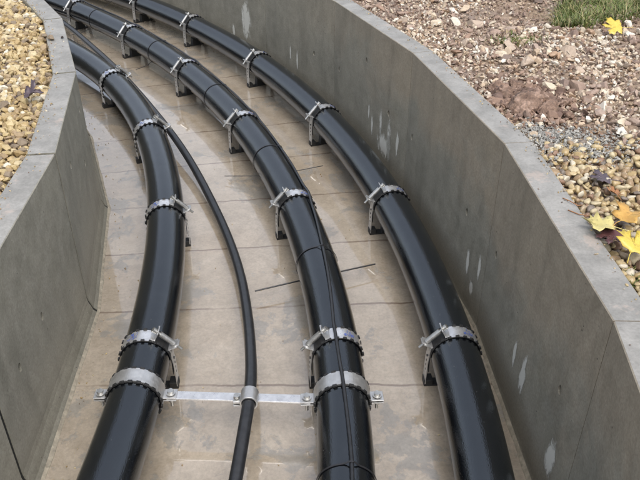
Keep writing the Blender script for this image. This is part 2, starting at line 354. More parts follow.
for (x, y, z, w, hh) in DR:
    best = None
    for i in range(len(RW) - 1):
        a, b = Vector(RW[i]), Vector(RW[i + 1]); d = (b - a).normalized(); s = (Vector((x, y)) - a).dot(d)
        if 0 <= s <= (b - a).length and (best is None): best = (a, d, s)
    a, d, s = best; n = Vector((d.y, -d.x)); c = a + d * s + n * .0012
    mb = MB(); mb.add([(c.x - d.x * w / 2, c.y - d.y * w / 2, z - hh / 2), (c.x + d.x * w / 2, c.y + d.y * w / 2, z - hh / 2), (c.x + d.x * w / 2, c.y + d.y * w / 2, z + hh / 2), (c.x - d.x * w / 2, c.y - d.y * w / 2, z + hh / 2)], [(0, 1, 2, 3)])
    o = mb.build('lime_drip', M_DRIP, wr, world=True)
    uvl = o.data.uv_layers.new(name='UVMap')
    for li, lp in enumerate(o.data.loops):
        vz = o.data.vertices[lp.vertex_index].co; vi = lp.vertex_index
        uvl.data[li].uv = ((0, 0), (1, 0), (1, 1), (0, 1))[vi]

# ------------------------------------------------------------------ floor and ground
mb = MB(); mb.add([(-9, -4, 0), (3, -4, 0), (3, 10, 0), (-9, 10, 0)], [(0, 1, 2, 3)])
tag(mb.build('floor', M_FLOOR), kind='structure')
RWn = np.array(RW); LWn = np.array(LW)
def polydist(P, poly):
    """distance of P (n,2) to polyline"""
    best = np.full(len(P), 1e9)
    for a, b in zip(poly[:-1], poly[1:]):
        d = b - a; L2 = d @ d; t = np.clip(((P - a) @ d) / L2, 0, 1); q = a + t[:, None] * d; best = np.minimum(best, np.hypot(*(P - q).T))
    return best
def inside(P, poly):
    x, y = P[:, 0], P[:, 1]; r = np.zeros(len(P), bool); n = len(poly); j = n - 1
    for i in range(n):
        xi, yi = poly[i]; xj, yj = poly[j]
        c = ((yi > y) != (yj > y)) & (x < (xj - xi) * (y - yi) / (yj - yi + 1e-12) + xi); r ^= c; j = i
    return r
CH = np.vstack([RWn, LWn[::-1]])
def side_of(P):  # True = right bank
    return polydist(P, RWn) < polydist(P, LWn)
def vnoise(P, s, seed=0): return np.array([mnoise.noise(Vector((x * s + seed, y * s - seed, seed * .7))) for x, y in P])
def ground_z(P):
    dr, dl = polydist(P, RWn), polydist(P, LWn)
    k = np.clip((dl - dr) / .4 * .5 + .5, 0, 1); HRv = np.interp(P[:, 1], [2.1, 4.02, 5], [HR, .70, .69])
    z = (HL - .035) * (1 - k) + (HRv - .03) * k
    n1 = vnoise(P, 1.6, 3) * .05 + vnoise(P, 6, 9) * .022
    d = np.minimum(dr, dl); z = z + n1 * np.clip((d - .1) / .4, 0, 1)
    z = z + np.clip((dr - .3), 0, 2) * .015 * k + (np.clip(P[:, 1] - 2.1, 0, 2) * .02 * np.clip(dr - .2, 0, 1)) * k
    return z
xs = np.arange(-7, 4.01, .045); ys = np.arange(-3, 9.01, .045)
GX, GY = np.meshgrid(xs, ys); GP = np.stack([GX.ravel(), GY.ravel()], 1); GZ = ground_z(GP)
ins = inside(GP, CH) ; dd = np.minimum(polydist(GP, RWn), polydist(GP, LWn)); bad = ins | (dd < .02)
nx, ny = len(xs), len(ys); V = [(x, y, z) for (x, y), z in zip(GP, GZ)]; F = []
badg = bad.reshape(ny, nx)
for j in range(ny - 1):
    for i in range(nx - 1):
        if not (badg[j, i] or badg[j, i + 1] or badg[j + 1, i] or badg[j + 1, i + 1]):
            a = j * nx + i; F.append((a, a + 1, a + nx + 1, a + nx))
mb = MB(); mb.add(V, F, True)
z0 = .66; x0, x1, y0, y1 = xs[0] + .05, xs[-1] - .05, ys[0] + .05, ys[-1] - .05; B = 90
mb.add([(-B, -B, z0), (B, -B, z0), (B, B, z0), (-B, B, z0), (x0, y0, z0), (x1, y0, z0), (x1, y1, z0), (x0, y1, z0)], [(0, 1, 5, 4), (1, 2, 6, 5), (2, 3, 7, 6), (3, 0, 4, 7)])
g = mb.build('ground', M_SOIL); tag(g, kind='structure')

# ------------------------------------------------------------------ stones
def stone_variant(seed, angular, sub=1):
    rr = random.Random(seed); bm = bmesh.new(); bmesh.ops.create_icosphere(bm, subdivisions=sub, radius=1)
    off = Vector((seed * 3.1, 0, 0))
    for v in bm.verts: v.co *= 1 + .28 * mnoise.noise(v.co * 1.1 + off) + (.10 * mnoise.noise(v.co * 2.7 + off))
    for _ in range(angular):
        n = Vector((rr.gauss(0, 1), rr.gauss(0, 1), rr.gauss(0, 1))).normalized(); dd_ = rr.uniform(.25, .75) if angular > 5 else rr.uniform(.45, .8)
        for v in bm.verts:
            q = v.co.dot(n)
            if q > dd_: v.co -= n * (q - dd_)
    v = np.array([p.co[:] for p in bm.verts]); f = np.array([[q.index for q in t.verts] for t in bm.faces]); bm.free()
    v *= np.array([1, rr.uniform(.65, .95), rr.uniform(.42, .7)]); return v, f
VA = [stone_variant(i, 8) for i in range(14)]; VR = [stone_variant(i + 40, 1) for i in range(8)]
VR2 = [stone_variant(i + 40, 5 + i % 2 * 2, 2) for i in range(12)]
def scatter(name, pts, sizes, variants, mat, smooth, tilt=.5, parent=None):
    vs, fs = [], []; o = 0
    for (x, y, z), s in zip(pts, sizes):
        v, f = variants[rng.integers(len(variants))]
        e = rng.normal(0, tilt, 2); a = rng.uniform(0, 6.283)
        m = np.array((Matrix.Rotation(a, 3, 'Z') @ Matrix.Rotation(e[0], 3, 'X') @ Matrix.Rotation(e[1], 3, 'Y')))
        vs.append((v * (s / 2)) @ m.T + (x, y, z)); fs.append(f + o); o += len(v)
    v = np.concatenate(vs); f = np.concatenate(fs)
    me = bpy.data.meshes.new(name); me.vertices.add(len(v)); me.vertices.foreach_set('co', v.ravel().astype(np.float32))
    me.loops.add(f.size); me.loops.foreach_set('vertex_index', f.ravel().astype(np.int32)); me.polygons.add(len(f))
    me.polygons.foreach_set('loop_start', (np.arange(len(f)) * 3).astype(np.int32)); me.polygons.foreach_set('loop_total', np.full(len(f), 3, np.int32))
    me.polygons.foreach_set('use_smooth', np.full(len(f), smooth)); me.update(calc_edges=True); me.validate(); me.materials.append(mat)
    ob = bpy.data.objects.new(name, me); COL.objects.link(ob)
    if parent: ob.parent = parent
    return ob
def grid_pts(x0, x1, y0, y1, step, right):
    X, Yy = np.meshgrid(np.arange(x0, x1, step), np.arange(y0, y1, step)); P = np.stack([X.ravel(), Yy.ravel()], 1); P += rng.uniform(-.5, .5, P.shape) * step
    s = side_of(P); dr, dl = polydist(P, RWn), polydist(P, LWn); d = dr if right else dl
    ok = (~inside(P, CH)) & (s if right else ~s) & (d > TH + .006); P = P[ok]; return P, d[ok]
def lift(P, extra): return np.column_stack([P, ground_z(P) + extra])
# left bank
P, d = grid_pts(-2.9, -.85, 1.0, 5.6, .0215, False)
k = (P[:, 0] > -2.6 + .12 * (P[:, 1] - 2)) ; P, d = P[k], d[k]
sz = rng.gamma(9, .0031, len(P)) + .008
z = rng.uniform(.000, .018, len(P))
S1 = scatter('gravel', lift(P, z), sz, VR, M_G_LEFT, False, .6); tag(S1, 'tan and cream gravel bank heaped against the shorter wall', 'gravel', kind='stuff')
# right bank, near: rounded yellow pebbles
def zone(P):  # 0..1 pebble share
    return 1 / (1 + np.exp((P[:, 1] - 2.06 + .25 * (P[:, 0] - .8) + vnoise(P, 4, 5) * .25) / .035))
P, d = grid_pts(.6, 1.9, .6, 2.6, .0178, True)
k = rng.uniform(0, 1, len(P)) < zone(P); P, d = P[k], d[k]
sz = np.minimum(rng.gamma(9, .0027, len(P)) + .007, .044); z = rng.uniform(.0, .020, len(P))
S2 = scatter('pebbles', lift(P, z), sz, VR2, M_G_PEB, True, .45); tag(S2, 'rounded yellow and brown pebbles along the longer wall near the leaves', 'pebbles', kind='stuff')
# right bank, far: angular flint mixed with shale
P, d = grid_pts(-1.0, 2.8, 1.6, 5.6, .0165, True)
k = (rng.uniform(0, 1, len(P)) > zone(P)) & (d < 2.2); P, d = P[k], d[k]
dens = vnoise(P, 2.4, 11); far = np.clip((P[:, 1] - 2.9) / .8, 0, 1)
k = rng.uniform(0, 1, len(P)) < np.clip(1.0 + dens * .8 - far * .12, .45, 1); P, d, dens = P[k], d[k], dens[k]
sz = rng.gamma(5, .0037, len(P)) + .006; z = rng.uniform(-.002, .016, len(P))
isf = rng.uniform(0, 1, len(P)) < np.clip(.80 + dens * 1.0 - far[k] * .12, .3, .95)
A = lift(P, z)
S3 = scatter('flint_chips', A[isf], sz[isf], VA, M_G_FLINT, False, .7); tag(S3, 'angular white and cream flint chips spread over the far bank', 'flint gravel', kind='stuff')
S4 = scatter('shale_chips', A[~isf], sz[~isf] * 1.05, VA, M_MAUVE, False, .7); tag(S4, 'dull mauve brown shale crumbs between the white flint', 'shale gravel', kind='stuff')
# fine crumbs
P, d = grid_pts(-.6, 2.4, 2.0, 4.6, .021, True); k = (rng.uniform(0, 1, len(P)) < .7) & (d < 1.6); P = P[k]
S5 = scatter('soil_crumbs', lift(P, .004), rng.uniform(.006, .015, len(P)), VA, M_MAUVE, False, .7); tag(S5, 'fine mauve soil crumbs filling gaps on the far bank', 'soil', kind='stuff')
P, d = grid_pts(-.9, 2.4, 2.15, 4.9, .062, True); k = (rng.uniform(0, 1, len(P)) < .42 + vnoise(P, 2, 21) * .5) & (d > TH + .03) & (d < 1.8); P = P[k]
h_ = rng.uniform(0, 1, len(P)) < .62; sz = rng.gamma(8, .0052, len(P)) + .012
S8 = scatter('flint_rubble', lift(P[h_], .012), sz[h_], [stone_variant(i + 300, 9, 2) for i in range(10)], M_G_FLINT, False, .6); tag(S8, 'larger jagged pale flints lying loose among the white chips', 'flint gravel', kind='stuff')
S9 = scatter('shale_rubble', lift(P[~h_], .010), sz[~h_] * 1.15, [stone_variant(i + 320, 9, 2) for i in range(10)], M_MAUVE, False, .6); tag(S9, 'larger dull brown lumps lying loose among the white chips', 'shale gravel', kind='stuff')
G = []
for pl, sd_ in ((RWn, 1), (LWn, -1)):
    for a, b in zip(pl[:-1], pl[1:]):
        n_ = 34; t_ = rng.uniform(0, 1, n_)[:, None]; dd_ = b - a; nn_ = np.array([dd_[1], -dd_[0]]) / np.hypot(*dd_) * sd_ * (1 if sd_ > 0 else 1)
        G.append(a + t_ * dd_ + nn_ * (.045 + np.abs(rng.normal(0, .05, n_)))[:, None])
G.append(np.column_stack([rng.uniform(-.8, .55, 90), rng.uniform(.9, 3.6, 90)])); G = np.vstack(G); G = G[inside(G, CH) & (np.minimum(polydist(G, RWn), polydist(G, LWn)) > .04)]
S10 = scatter('floor_grit', np.column_stack([G, np.full(len(G), .002)]), rng.gamma(3, .0016, len(G)) + .002, VA, M_G_LEFT, False, .7); tag(S10, 'scattered grit crumbs on the wet channel floor along the wall feet', 'grit', kind='stuff')
G = []
for pl, H_, sg in ((RWn, 1, 1), (LWn, 0, -1)):
    for a, b in zip(pl[4:-3], pl[5:-2]):
        n_ = 70; t_ = rng.uniform(0, 1, n_)[:, None]; dd_ = b - a; nn_ = np.array([-dd_[1], dd_[0]]) / np.hypot(*dd_) * sg
        q = a + t_ * dd_ + nn_ * (TH - np.minimum(rng.exponential(.018, n_), .08))[:, None]
        zc_ = np.interp(q[:, 1], [2.1, 4.02, 5], [HR, .70, .69]) if H_ else np.full(n_, HL); G.append(np.column_stack([q, zc_ + .0015]))
G = np.vstack(G)
tag(scatter('cap_grit', G, rng.gamma(3, .0017, len(G)) + .0025, VA, M_G_PEB, False, .7), 'grit and crumbs lying along the outer edges of both wall caps', 'grit', kind='stuff')
# grey mortar crumbs by the wall joint
n = 1300; t = rng.uniform(0, 1, n) ** .8; P = np.array([.70, 2.24]) + t[:, None] * np.array([.24, -.19]) + rng.normal(0, 1, (n, 2)) * (.028 + .035 * t[:, None])
P = np.vstack([P, np.array([.715, 2.12]) + rng.normal(0, 1, (260, 2)) * (.022, .10)])
dr = polydist(P, RWn); k = dr > TH - .03; P = P[k]; dr = dr[k]
zz = np.where(dr < TH, HR + .002, ground_z(P) + .018)
S6 = scatter('mortar_crumbs', np.column_stack([P, zz]), rng.gamma(4, .0020, len(P)) + .003, VA, M_G_GREY, False, .7); tag(S6, 'grey mortar rubble spilled over the cap of the longer wall at a joint', 'rubble', kind='stuff')

# individual stones and clods
def gz(x, y): return float(ground_z(np.array([[x, y]]))[0])
def rock(name, x, y, s, mat, label, cat, variants=VA, z=None, group=None, smooth=False, flat=1.):
    zz = (gz(x, y) + s * .22) if z is None else z
    o = scatter(name, [(0, 0, 0)], [s], variants, mat, smooth, .25); o.location = (x, y, zz); tag(o, label, cat, group); return o
def detail_rock(seed, ang):
    return [stone_variant(seed, ang, 3)]
CL = 'reddish brown clay lumps heaped by the wall'
def lump(seed):
    bm = bmesh.new(); bmesh.ops.create_icosphere(bm, subdivisions=4, radius=1); o_ = Vector((seed * 7.3, seed, 0))
    for v in bm.verts:
        p = v.co.copy(); c = mnoise.cell(p * 2.1 + o_); v.co *= 1 + .35 * mnoise.noise(p * 1.2 + o_) + .20 * abs(mnoise.noise(p * 3 + o_)) * 2 - .12 + .10 * mnoise.noise(p * 7 + o_) + .05 * mnoise.noise(p * 16 + o_)
    v = np.array([p.co[:] for p in bm.verts]); f = np.array([[q.index for q in t.verts] for t in bm.faces]); bm.free(); return [(v * np.array([1, .8, .55]), f)]
for i, (x, y, s, lb) in enumerate([(.735, 2.43, .13, 'largest reddish clay clod in the heap beside the wall cap'), (.80, 2.37, .085, 'reddish clay clod at the pebble end of the heap'), (.705, 2.56, .10, 'dark reddish clod at the far end of the heap by the cap'),
        (.82, 2.46, .10, 'reddish clod on the bank side of the clay heap'), (.685, 2.66, .075, 'small clod beyond the clay heap, close to the cap'), (.78, 2.55, .09, 'dark clod on top of the middle of the clay heap'),
        (.87, 2.42, .065, 'small red clod farthest from the cap in the clay heap'), (.76, 2.65, .07, 'small dark clod behind the heap, away from the cap'), (.86, 2.33, .05, 'smallest red clod, next to the grey mortar rubble')]):
    rock('clay_clod', x, y, s, M_CLOD, lb, 'clay clod', lump(i + 1), group=CL, smooth=True)
P = np.array([.77, 2.50]) + rng.normal(0, 1, (900, 2)) * (.075, .11); P = P[(polydist(P, RWn) > TH + .004)]
S7 = scatter('clay_crumbs', lift(P, .012 + .035 * np.exp(-((P[:, 0] - .77) ** 2 / .006 + (P[:, 1] - 2.48) ** 2 / .012)) * rng.uniform(.3, 1, len(P))), rng.gamma(4, .0062, len(P)) + .006, VA, M_G_CLAY, False, .7); tag(S7, 'dark reddish clay crumbs strewn round the clods beside the wall cap', 'clay', kind='stuff')
for i, (x, y, s, m, lb) in enumerate([(.60, 3.12, .065, M_G_PEB, 'lone tan stone standing up beside the far wall cap'), (.76, 3.55, .10, M_MAUVE, 'rounded mauve rock far up the bank'),
        (1.16, 3.90, .07, M_G_FLINT, 'white stone at the top of the bank left of the grass'), (1.05, 3.36, .055, M_G_FLINT, 'pointed white flint below the grass clump'),
        (.80, 3.02, .06, M_G_FLINT, 'white flint with a dark hollow in the middle of the bank'), (.88, 2.95, .085, M_MAUVE, 'flat mauve rock in the middle of the bank'), (.86, 3.18, .08, M_MAUVE, 'brown mauve rock below the small grass sprig')]):
    rock('bank_stone', x, y, s, m, lb, 'stone', detail_rock(130 + i, 7), group='larger stones on the flint bank')
s = rock('gravel_stone', -1.28, 3.40, .045, M_G_LEFT, 'brown stone lying on the cap of the shorter wall', 'stone', detail_rock(150, 4), z=HL + .012)
s = rock('gravel_stone', -1.235, 3.42, .022, M_HOLE, 'tiny dark chip on the cap next to the brown stone', 'stone', detail_rock(151, 4), z=HL + .007)
s = rock('gravel_stone', -1.325, 3.44, .03, M_G_LEFT, 'small pale stone at the gravel edge of the cap, behind the brown stone', 'stone', detail_rock(152, 4), z=HL + .008)

# ------------------------------------------------------------------ grass
def mat_grass():
    t = NT('grass_blades'); r = t.n('NewGeometry').outputs['Random Per Island']
    t.set(Base_Color=t.ramp(r, [(0, (.05, .08, .015)), (.35, (.10, .14, .03)), (.65, (.16, .19, .045)), (.85, (.26, .21, .10))]), Roughness=.5); return t.m
M_GRASS = mat_grass()
def grass(name, pts, h, label):
    mb = MB()
    for x, y in pts:
        z = gz(x, y); a = random.uniform(0, 6.28); L = h * random.uniform(.5, 1.25) * (1 + .7 * mnoise.noise(Vector((x * 9, y * 9, 5)))); w = random.uniform(.0018, .0036); bend = random.uniform(.3, 1.3)
        dx, dy = math.cos(a), math.sin(a); px, py = -dy * w, dx * w
        P = []
        for k in range(4):
            q = k / 3; r = bend * L * q * q; hh = L * q * (1 - .3 * bend * q); ww = (1 - q * .85)
            P += [(x + dx * r - px * ww, y + dy * r - py * ww, z + hh), (x + dx * r + px * ww, y + dy * r + py * ww, z + hh)]
        mb.add(P, [(0, 1, 3, 2), (2, 3, 5, 4), (4, 5, 7, 6)])
    o = mb.build(name, M_GRASS); tag(o, label, 'grass', kind='stuff'); return o
pts = []
while len(pts) < 16000:
    x, y = random.uniform(1.0, 2.4), random.uniform(3.3, 4.6)
    e = 3.40 + .10 * (x > 1.3) + .25 * max(0, 1.25 - x) * 3 + .10 * mnoise.noise(Vector((x * 6, 2, 0)))
    if y > e and x > .36 * y - .12 + .12 * mnoise.noise(Vector((1, y * 5, 0))) and random.random() < .75 + mnoise.noise(Vector((x * 7, y * 7, 3))) * .9: pts.append((x, y))
grass('grass', pts, .065, 'green grass clump at the top of the bank behind the yellow leaf')
pts = [(random.gauss(.91, .055), random.gauss(3.27, .035)) for _ in range(300)]
grass('grass', pts, .03, 'small sparse grass sprig among the flint')
pts = [(random.gauss(.735, .02), random.gauss(1.385, .025)) for _ in range(160)]
grass('grass', pts, .018, 'little green moss tuft under the bright yellow leaf at the cap')

# ------------------------------------------------------------------ leaves
def leaf_mat(name, a, b, vein):
    t = NT(name); o = t.n('TexCoord').outputs['Object']; c = t.ramp(t.noise(o, 45, 4, .6), [(.35, a), (.65, b)]); c = t.mix(t.ramp(t.noise(o, 110, 5, .7), [(.56, 0.), (.66, .75)]), c, tuple(q * .35 for q in a))
    t.set(Base_Color=c, Roughness=.42, Normal=t.bump(t.noise(o, 160, 3), .3, .001)); return t.m
def leaf(x, y, z, size, rz, mat, label, tilt=(0, 0), seed=1, curl=.25):
    rr = random.Random(seed)
    half = [(0, 1.0), (.07, .86), (.16, .80), (.13, .66), (.16, .50), (.30, .62), (.36, .72), (.44, .62), (.60, .66), (.56, .52), (.72, .42), (.52, .30), (.40, .22), (.52, .10), (.58, -.04), (.42, -.06), (.28, -.12), (.10, -.10), (.02, -.16)]
    out = [(px * rr.uniform(.9, 1.08), py) for px, py in half] + [(-px * rr.uniform(.9, 1.08), py) for px, py in half[::-1][:-1]]
    mb = MB(); C = (0, .2)
    def zf(px, py): return curl * (abs(px) ** 1.5 * .5 + .22 * math.sin(px * 5 + seed) * py + .12 * math.cos(py * 7 + seed * 2) + .25 * (py - .3) ** 2)
    top = []; N = len(out)
    for k in (.0, .33, .66, 1.):
        for px, py in out:
            qx, qy = C[0] + (px - C[0]) * k, C[1] + (py - C[1]) * k; top.append((qx * size, qy * size, zf(qx, qy) * size))
    th = .0009; bot = [(a, b, c - th) for a, b, c in top]; f = []
    for r_ in range(3):
        for k in range(N):
            a = r_ * N + k; b = r_ * N + (k + 1) % N
            f.append((a, b, b + N, a + N)); M_ = len(top); f.append((a + M_, a + N + M_, b + N + M_, b + M_))
    for k in range(N): a = 3 * N + k; b = 3 * N + (k + 1) % N; f.append((a, b, b + len(top), a + len(top)))
    mb.add(top + bot, f, False)
    root = empty('maple_leaf', (x, y, z), rz); root.rotation_euler = (tilt[0], tilt[1], rz); tag(root, label, 'leaf')
    o = mb.build('leaf_blade', mat, root); 
    for p in o.data.polygons: p.use_smooth = True
    st = MB(); st.tube([(0, -.1 * size, zf(0, -.1) * size), (.02 * size, -.4 * size, .02 * size), (.08 * size, -.75 * size, .0)], .0011, 6); st.build('leaf_stem', mat, root)
    return root
LY = leaf_mat('leaf_pale_yellow', (.44, .38, .15), (.50, .43, .17), 0); LB = leaf_mat('leaf_bright_yellow', (.46, .34, .05), (.52, .40, .07), 0)
LO = leaf_mat('leaf_orange', (.38, .21, .05), (.46, .28, .07), 0); LP = leaf_mat('leaf_purple', (.07, .03, .035), (.12, .05, .045), 0)
LD = leaf_mat('leaf_dark', (.045, .035, .045), (.08, .055, .065), 0); LR = leaf_mat('leaf_rust', (.20, .085, .03), (.28, .13, .05), 0)
leaf(.742, 1.562, HR + .014, .076, R(75), LY, 'pale yellow maple leaf lying across the edge of the wall cap', (.1, .1), 3, .6)
leaf(.785, 1.59, HR + .024, .072, R(-60), LO, 'orange maple leaf on the pebbles beside the pale yellow leaf', (.15, -.1), 5, .55)
leaf(.745, 1.545, HR + .012, .062, R(150), LP, 'dark purple leaf tucked between the pale yellow leaf and the bright yellow leaf', (-.1, .15), 7)
leaf(.752, 1.442, HR + .026, .078, R(-35), LB, 'bright yellow maple leaf nearest the camera', (.05, .2), 9, .65)
leaf(.84, 1.86, gz(.84, 1.86) + .028, .058, R(80), LD, 'blackish purple leaf lying on the pebbles', (.15, 0), 11)
leaf(.835, 1.775, gz(.835, 1.775) + .026, .038, R(10), LR, 'small rust brown leaf next to the blackish leaf', (.1, .4), 13, .5)
leaf(1.37, 3.29, gz(1.37, 3.29) + .05, .085, R(85), LB, 'yellow leaf in front of the grass clump', (.1, -.45), 15, .2)
leaf(-1.15, 2.68, HL + .014, .065, R(-80), LD, 'curled dark leaf on the tan gravel against the shorter wall', (.2, .3), 17, .9)
leaf(.885, 1.545, HR + .02, .045, R(200), LD, 'dark brown leaf behind the orange leaf', (.2, .3), 19, .6)
def twig(p, lab):
    mb = MB(); mb.tube(p, [.0014] * (len(p) - 1) + [.0006], 6); o = mb.build('twig', LR, loc=p[0]); tag(o, lab, 'twig'); return o
twig([(.672, 1.735, HR + .002), (.685, 1.71, HR + .006), (.70, 1.69, HR + .004), (.715, 1.695, HR + .003)], 'curved twig on the wall cap, farther from the yellow leaves')
twig([(.668, 1.67, HR + .002), (.69, 1.645, HR + .003), (.72, 1.635, HR + .004)], 'straight reddish leaf stalk on the wall cap, just above the pale yellow leaf')

# ------------------------------------------------------------------ pipes
PR, PZ = .08, .14
PL = [(-1.664, 4.787), (-1.338, 4.348), (-1.107, 3.955), (-.937, 3.602), (-.782, 3.153), (-.664, 2.678), (-.61, 2.314), (-.577, 1.937), (-.576, 1.798), (-.574, 1.48), (-.575, 1.284), (-.578, 1.13)]
PM = [(-2.288, 6.228), (-2.045, 5.921), (-1.721, 5.611), (-1.384, 5.207), (-1.095, 4.828), (-.828, 4.419), (-.603, 4.032), (-.423, 3.669), (-.226, 3.174), (-.131, 2.827), (-.066, 2.487), (-.008, 2.201), (.031, 1.937), (.053, 1.813), (.063, 1.645), (.071, 1.48), (.076, 1.284), (.076, 1.13)]
PRR = [(-1.959, 6.6), (-1.564, 6.133), (-1.256, 5.777), (-.924, 5.403), (-.627, 5.001), (-.36, 4.568), (-.132, 4.112), (.055, 3.682), (.188, 3.207), (.298, 2.836), (.35, 2.533), (.393, 2.201), (.424, 1.937), (.439, 1.813), (.443, 1.649), (.45, 1.48), (.453, 1.284), (.456, 1.13)]
class Path:
    def __init__(s, pts, c, r, deg=3):
        s.c = np.array(c); P = np.array(pts) - s.c; s.ph = np.arctan2(P[:, 1], P[:, 0]); rr = np.hypot(*P.T); s.k = np.polyfit(s.ph, rr - r, deg); s.r = r
        s.lo, s.hi = s.ph.min(), s.ph.max()
    def at(s, ph):
        q = float(np.clip(ph, s.lo, s.hi)); r = s.r + np.polyval(s.k, q); return np.array([s.c[0] + r * math.cos(ph), s.c[1] + r * math.sin(ph)])
    def near(s, x, y): return math.atan2(y - s.c[1], x - s.c[0])
    def tan(s, ph): a, b = s.at(ph - .004), s.at(ph + .004); d = b - a; return d / np.hypot(*d)
PATHS = {'L': Path(PL, (-5.512, 1.687), 4.949), 'M': Path(PM, (-6.515, 1.094), 6.600), 'R': Path(PRR, (-6.385, 1.314), 6.841)}
def pipe(key, label):
    pa = PATHS[key]; a0, a1 = pa.lo - .42, pa.hi + .30; N = 170
    ph = [a0 + (a1 - a0) * i / N for i in range(N + 1)]; pts = [pa.at(p) for p in ph]; n = 48
    base = Vector((*pa.at(pa.near(0, 1.6)), 0)); v = []; f = []; uv = []; L = 0; Ls = []
    for i, p in enumerate(pts):
        if i: L += float(np.hypot(*(p - pts[i - 1])))
        Ls.append(L); t = pa.tan(ph[i]); nrm = (t[1], -t[0])
        for k in range(n):
            w = 2 * math.pi * k / n; v.append((p[0] + nrm[0] * PR * math.cos(w) - base.x, p[1] + nrm[1] * PR * math.cos(w) - base.y, PZ + PR * math.sin(w)))
    for i in range(N):
        for k in range(n): f.append((i * n + k, i * n + (k + 1) % n, (i + 1) * n + (k + 1) % n, (i + 1) * n + k))
    me = bpy.data.meshes.new('pipe'); me.from_pydata(v, [], f); ul = me.uv_layers.new(name='UVMap')
    q = 0
    for i in range(N):
        for k in range(n):
            for (a, b) in ((i, k), (i, k + 1), (i + 1, k + 1), (i + 1, k)): ul.data[q].uv = (Ls[a], b / n * 2 * math.pi * PR); q += 1
    me.polygons.foreach_set('use_smooth', [True] * len(f)); me.materials.append(M_PIPE)
    o = bpy.data.objects.new('pipe', me); COL.objects.link(o); o.location = base; tag(o, label, 'pipe', 'black pipes along the channel floor'); return o
pipe('L', 'thick black pipe nearest the shorter wall and the tan gravel')
pipe('M', 'thick black pipe in the middle with a thin cable lying on top')
pipe('R', 'thick black pipe nearest the longer wall with white drips')
def frame(key, x, y):
    pa = PATHS[key]; ph = pa.near(x, y); p = pa.at(ph); t = pa.tan(ph); return Vector((p[0], p[1], 0)), math.atan2(-t[0], t[1])

